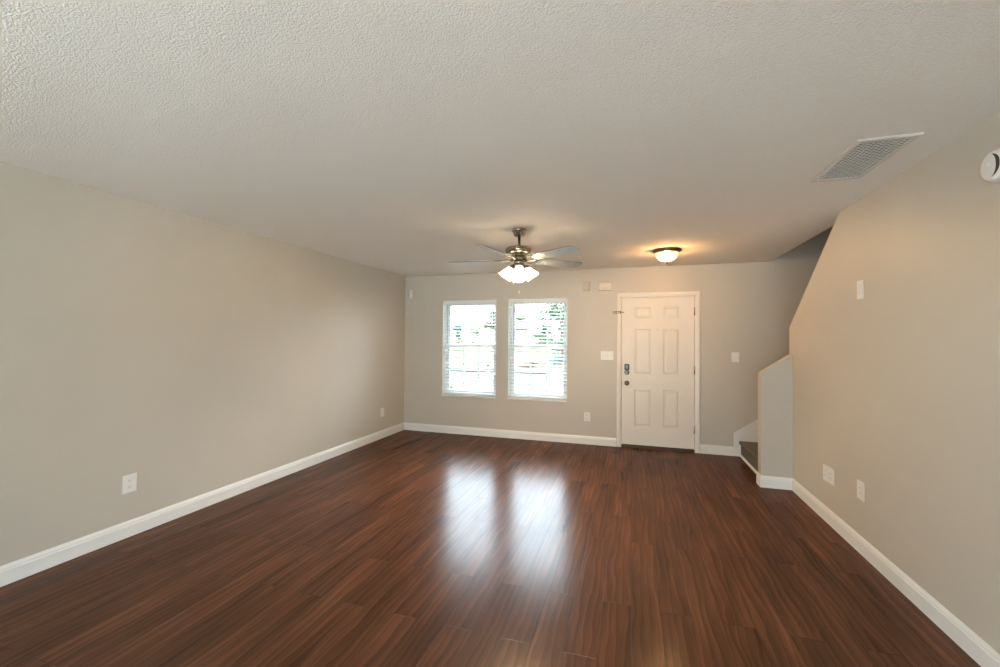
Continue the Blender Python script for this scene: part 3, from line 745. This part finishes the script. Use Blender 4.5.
# ------------------------------------------------------------------ outside
GZ = -.40
def ground(name, x0, x1, ya, yb, za, zb, m, n=1):
    bm = bm_new(); v = [bm.verts.new(p) for p in ((x0, ya, za), (x1, ya, za), (x1, yb, zb), (x0, yb, zb), (x0, ya, za-.4), (x1, ya, za-.4), (x1, yb, zb-.4), (x0, yb, zb-.4))]
    for q in ((0,1,2,3),(4,7,6,5),(0,4,5,1),(1,5,6,2),(2,6,7,3),(3,7,4,0)): bm.faces.new([v[i] for i in q])
    bmesh.ops.recalc_face_normals(bm, faces=bm.faces)
    return struct(name, bm, m)
ground('ground_lawn', -70, 30, YO, 13.2, GZ+.02, GZ, GRASS)
ground('ground_sidewalk', -70, 30, 13.2, 16.9, GZ, GZ, CONC)
ground('ground_curb', -70, 30, 16.9, 17.15, GZ+.01, GZ+.01, CURB)
ground('ground_street', -70, 30, 17.15, 24.0, GZ-.10, GZ-.10, ASPHALT)
ground('ground_curb', -70, 30, 24.0, 24.25, GZ+.02, GZ+.02, CURB)
ground('ground_bank', -70, 30, 24.25, 46, GZ, .95, GRASS)
ground('ground_bounce_patio', -9, 6, -14, YB-.14, -.03, -.03, BOUNCE_PATIO)  # unseen patio added to bounce daylight up to the ceiling
ground('ground_side_yard', 6.001, 16, -14, YO-.001, -.03, -.03, BOUNCE_PATIO)
ground('ground_side_path', XS+.101, 6, YB-.139, YO-.001, -.03, -.03, BOUNCE_PATIO)
ground('ground_field', -110, 60, 46, 120, .95, 1.25, GRASS)
# mailbox across the near pavement
t = thing('mailbox', 'small dark mailbox on a post by the street, seen through the left window', 'mailbox', (-6.55, 19.2-3.4, GZ))
t.location = (-5.42, 15.9, GZ)
bm = bm_new(); bbox(bm, -.04, .04, -.04, .04, .0, 1.30, .006); obj('post', bm, BARK, t)
bm = bm_new()
pts = [(-.09, 0), (.09, 0), (.09, .11)] + [(.09*math.cos(PI*i/8), .11+.09*math.sin(PI*i/8)) for i in range(1, 8)] + [(-.09, .11)]
prism(bm, pts, 'x', -.34, .12); 
o = obj('box_body', bm, METALBOX, t, (0, 0, .86))
bm = bm_new(); box(bm, -.10, -.08, -.098, -.092, .10, .22); obj('flag', bm, BRICK, t, (0, 0, .86))

def tree(name, label, x, y, z, h, crowns, leaf, nleaf, lsize, seed, trunk_r=.14, group=None):
    rnd = random.Random(seed)
    t = thing(name, label, 'tree' if 'tree' in name else 'shrub', (x, y, z), group=group)
    bm = bm_new()
    for (cx, cy, cz, rx, rz), share in zip(crowns, [1/len(crowns)]*len(crowns)):
        cl = [(rnd.gauss(0, .42), rnd.gauss(0, .42), rnd.gauss(0, .42)) for _ in range(9)]
        for _ in range(int(nleaf*share)):
            q = rnd.choice(cl); d = Vector((rnd.gauss(0, 1), rnd.gauss(0, 1), rnd.gauss(0, 1))).normalized()*(.42*rnd.random()**.4)
            p = Vector((cx+(q[0]+d.x)*rx, cy+(q[1]+d.y)*rx, cz+(q[2]+d.z)*rz))
            if p.z < .05: p.z = .05+.2*rnd.random()
            u = Vector((rnd.gauss(0, 1), rnd.gauss(0, 1), rnd.gauss(0, .6))).normalized(); w = u.cross(Vector((rnd.gauss(0, 1), rnd.gauss(0, 1), rnd.gauss(0, 1)))).normalized()
            s = lsize*(.6+.8*rnd.random())
            bm.faces.new([bm.verts.new(p+u*s), bm.verts.new(p+w*s*.5), bm.verts.new(p-u*s), bm.verts.new(p-w*s*.5)])
    obj('foliage', bm, leaf, t)
    bm = bm_new(); top = max(c[2] for c in crowns)
    tube(bm, [(0, 0, -.05), (.03, 0, top*.35), (-.04, .05, top*.7), (0, 0, top)], [trunk_r, trunk_r*.8, trunk_r*.55, trunk_r*.25], 9)
    for cx, cy, cz, rx, rz in crowns:
        tube(bm, [(0, 0, top*.3), (cx*.5, cy*.5, (top*.3+cz)/2+.1), (cx, cy, cz)], [trunk_r*.5, trunk_r*.35, trunk_r*.15], 7)
    obj('trunk', bm, BARK, t)
    return t
def ray_xy(px, depth_y):
    # world x where a viewing direction through column px meets the plane y = depth_y (at eye level)
    k = (px-500)/F_PX
    dx, dy = -math.sin(YAW)+k*math.cos(YAW), math.cos(YAW)+k*math.sin(YAW)
    return dx/dy*depth_y
def bank(y): return GZ+(y-24.25)/(46-24.25)*(.95-GZ) if y > 24.25 else GZ
def bz(y): return bank(y) if y < 46 else .95+(y-46)/74*.3
# right window: big tree on its right, looser tree behind, low greenery
y = 27.0; tree('leafy_tree', 'large leafy tree filling the right side of the right window view', ray_xy(562, y), y, bz(y), 6, [(0, 0, 2.0, 1.2, 1.2), (-.2, .2, 3.4, 1.3, 1.3), (.6, .3, 2.7, 1.2, 1.2)], LEAF_A, 2600, .11, 3)
y = 25.2; tree('blue_green_shrub', 'low blue-green shrub by the far kerb at right of the right window view', ray_xy(559, y), y, bz(y), 1, [(0, 0, .45, .55, .45), (.5, .1, .5, .5, .5)], LEAF_C, 1300, .07, 5, .05)
y = 41.0; tree('pale_tree', 'pale round tree behind the lawn, middle of the right window view', ray_xy(540, y), y, bz(y), 3, [(0, 0, 1.3, 1.2, .9), (.7, 0, 1.2, .9, .7)], LEAF_B, 1600, .12, 7)
y = 54.0; tree('pale_tree', 'wispy pale tree above the brick house, left of the right window view', ray_xy(525, y), y, bz(y), 5, [(0, 0, 3.3, 1.6, .8), (-.9, 0, 2.9, .9, .6)], LEAF_B, 900, .13, 9)
# left window: line of trees behind the lawn
y = 46.0; tree('leafy_tree', 'tallest leafy tree, at the right edge of the left window view', ray_xy(491, y), y, bz(y), 5, [(0, 0, 2.0, 1.0, .9), (.3, 0, 3.3, .9, .9), (.8, .2, 2.4, .9, 1.0)], LEAF_A, 1900, .12, 11)
y = 52.0; tree('pale_tree', 'pale small tree in the middle of the left window view', ray_xy(473, y), y, bz(y), 3, [(0, 0, 1.5, 1.5, .9), (1.1, 0, 1.3, 1.0, .8)], LEAF_B, 1300, .13, 13)
y = 48.0; tree('leafy_tree', 'dark narrow little tree left of middle in the left window view', ray_xy(458.5, y), y, bz(y), 3, [(0, 0, 1.0, .7, .8), (-.3, 0, 1.8, .5, .5)], LEAF_C, 1000, .11, 15)
y = 54.0; tree('pale_tree', 'pale broad tree at the left edge of the left window view', ray_xy(447, y), y, bz(y), 3, [(0, 0, 1.6, 1.6, .9), (-1.2, 0, 1.3, 1.0, .8)], LEAF_B, 1300, .13, 17)
y = 12.4; tree('small_shrub', 'small dark plant at lower left of the left window view', ray_xy(449, y), y, GZ+.01, 1, [(0, 0, .28, .14, .2)], LEAF_A, 160, .035, 19, .012)
# neighbour's shed and brick house
def house(name, label, px, y, w, d, h, rh, m, cat):
    x = ray_xy(px, y); t = thing(name, label, cat, (x, y, bz(y)-.05))
    bm = bm_new(); box(bm, -w/2, w/2, 0, d, 0, h); obj('walls', bm, m, t)
    bm = bm_new(); prism(bm, [(-w/2-.2, h-.05), (w/2+.2, h-.05), (0, h+rh)], 'y', -.2, d+.2); obj('roof', bm, ROOF, t)
    bm = bm_new(); rect_ring(bm, -.35, .35, .7, 1.6 if h > 1.8 else 1.3, .06, -.03, -.001); w_ = obj('window', bm, SIDING, t)
    bm = bm_new(); box(bm, -.29, .29, -.015, -.002, .76, 1.54 if h > 1.8 else 1.24); obj('pane', bm, GLASS, w_)
house('garden_shed', 'low pale shed on the far lawn at right of the left window view', 489, 42.0, 1.7, 2.5, 1.0+.5, .35, SIDING, 'shed')
house('brick_house', 'small red brick house glimpsed at left of the right window view', 514, 47.0, 1.9, 3.0, 1.9, .5, BRICK, 'house')
t = thing('garden_steps', 'short flight of brown steps up the bank, in the right window view', 'steps', (ray_xy(518, 26.2), 25.6, bank(25.6)), (0, 0, math.radians(-52)))
for k in range(4):
    bm = bm_new(); bbox(bm, -.34, .34, k*.36, k*.36+.30, -.15+k*.13, .02+k*.13, .01); obj('step', bm, STONE, t)
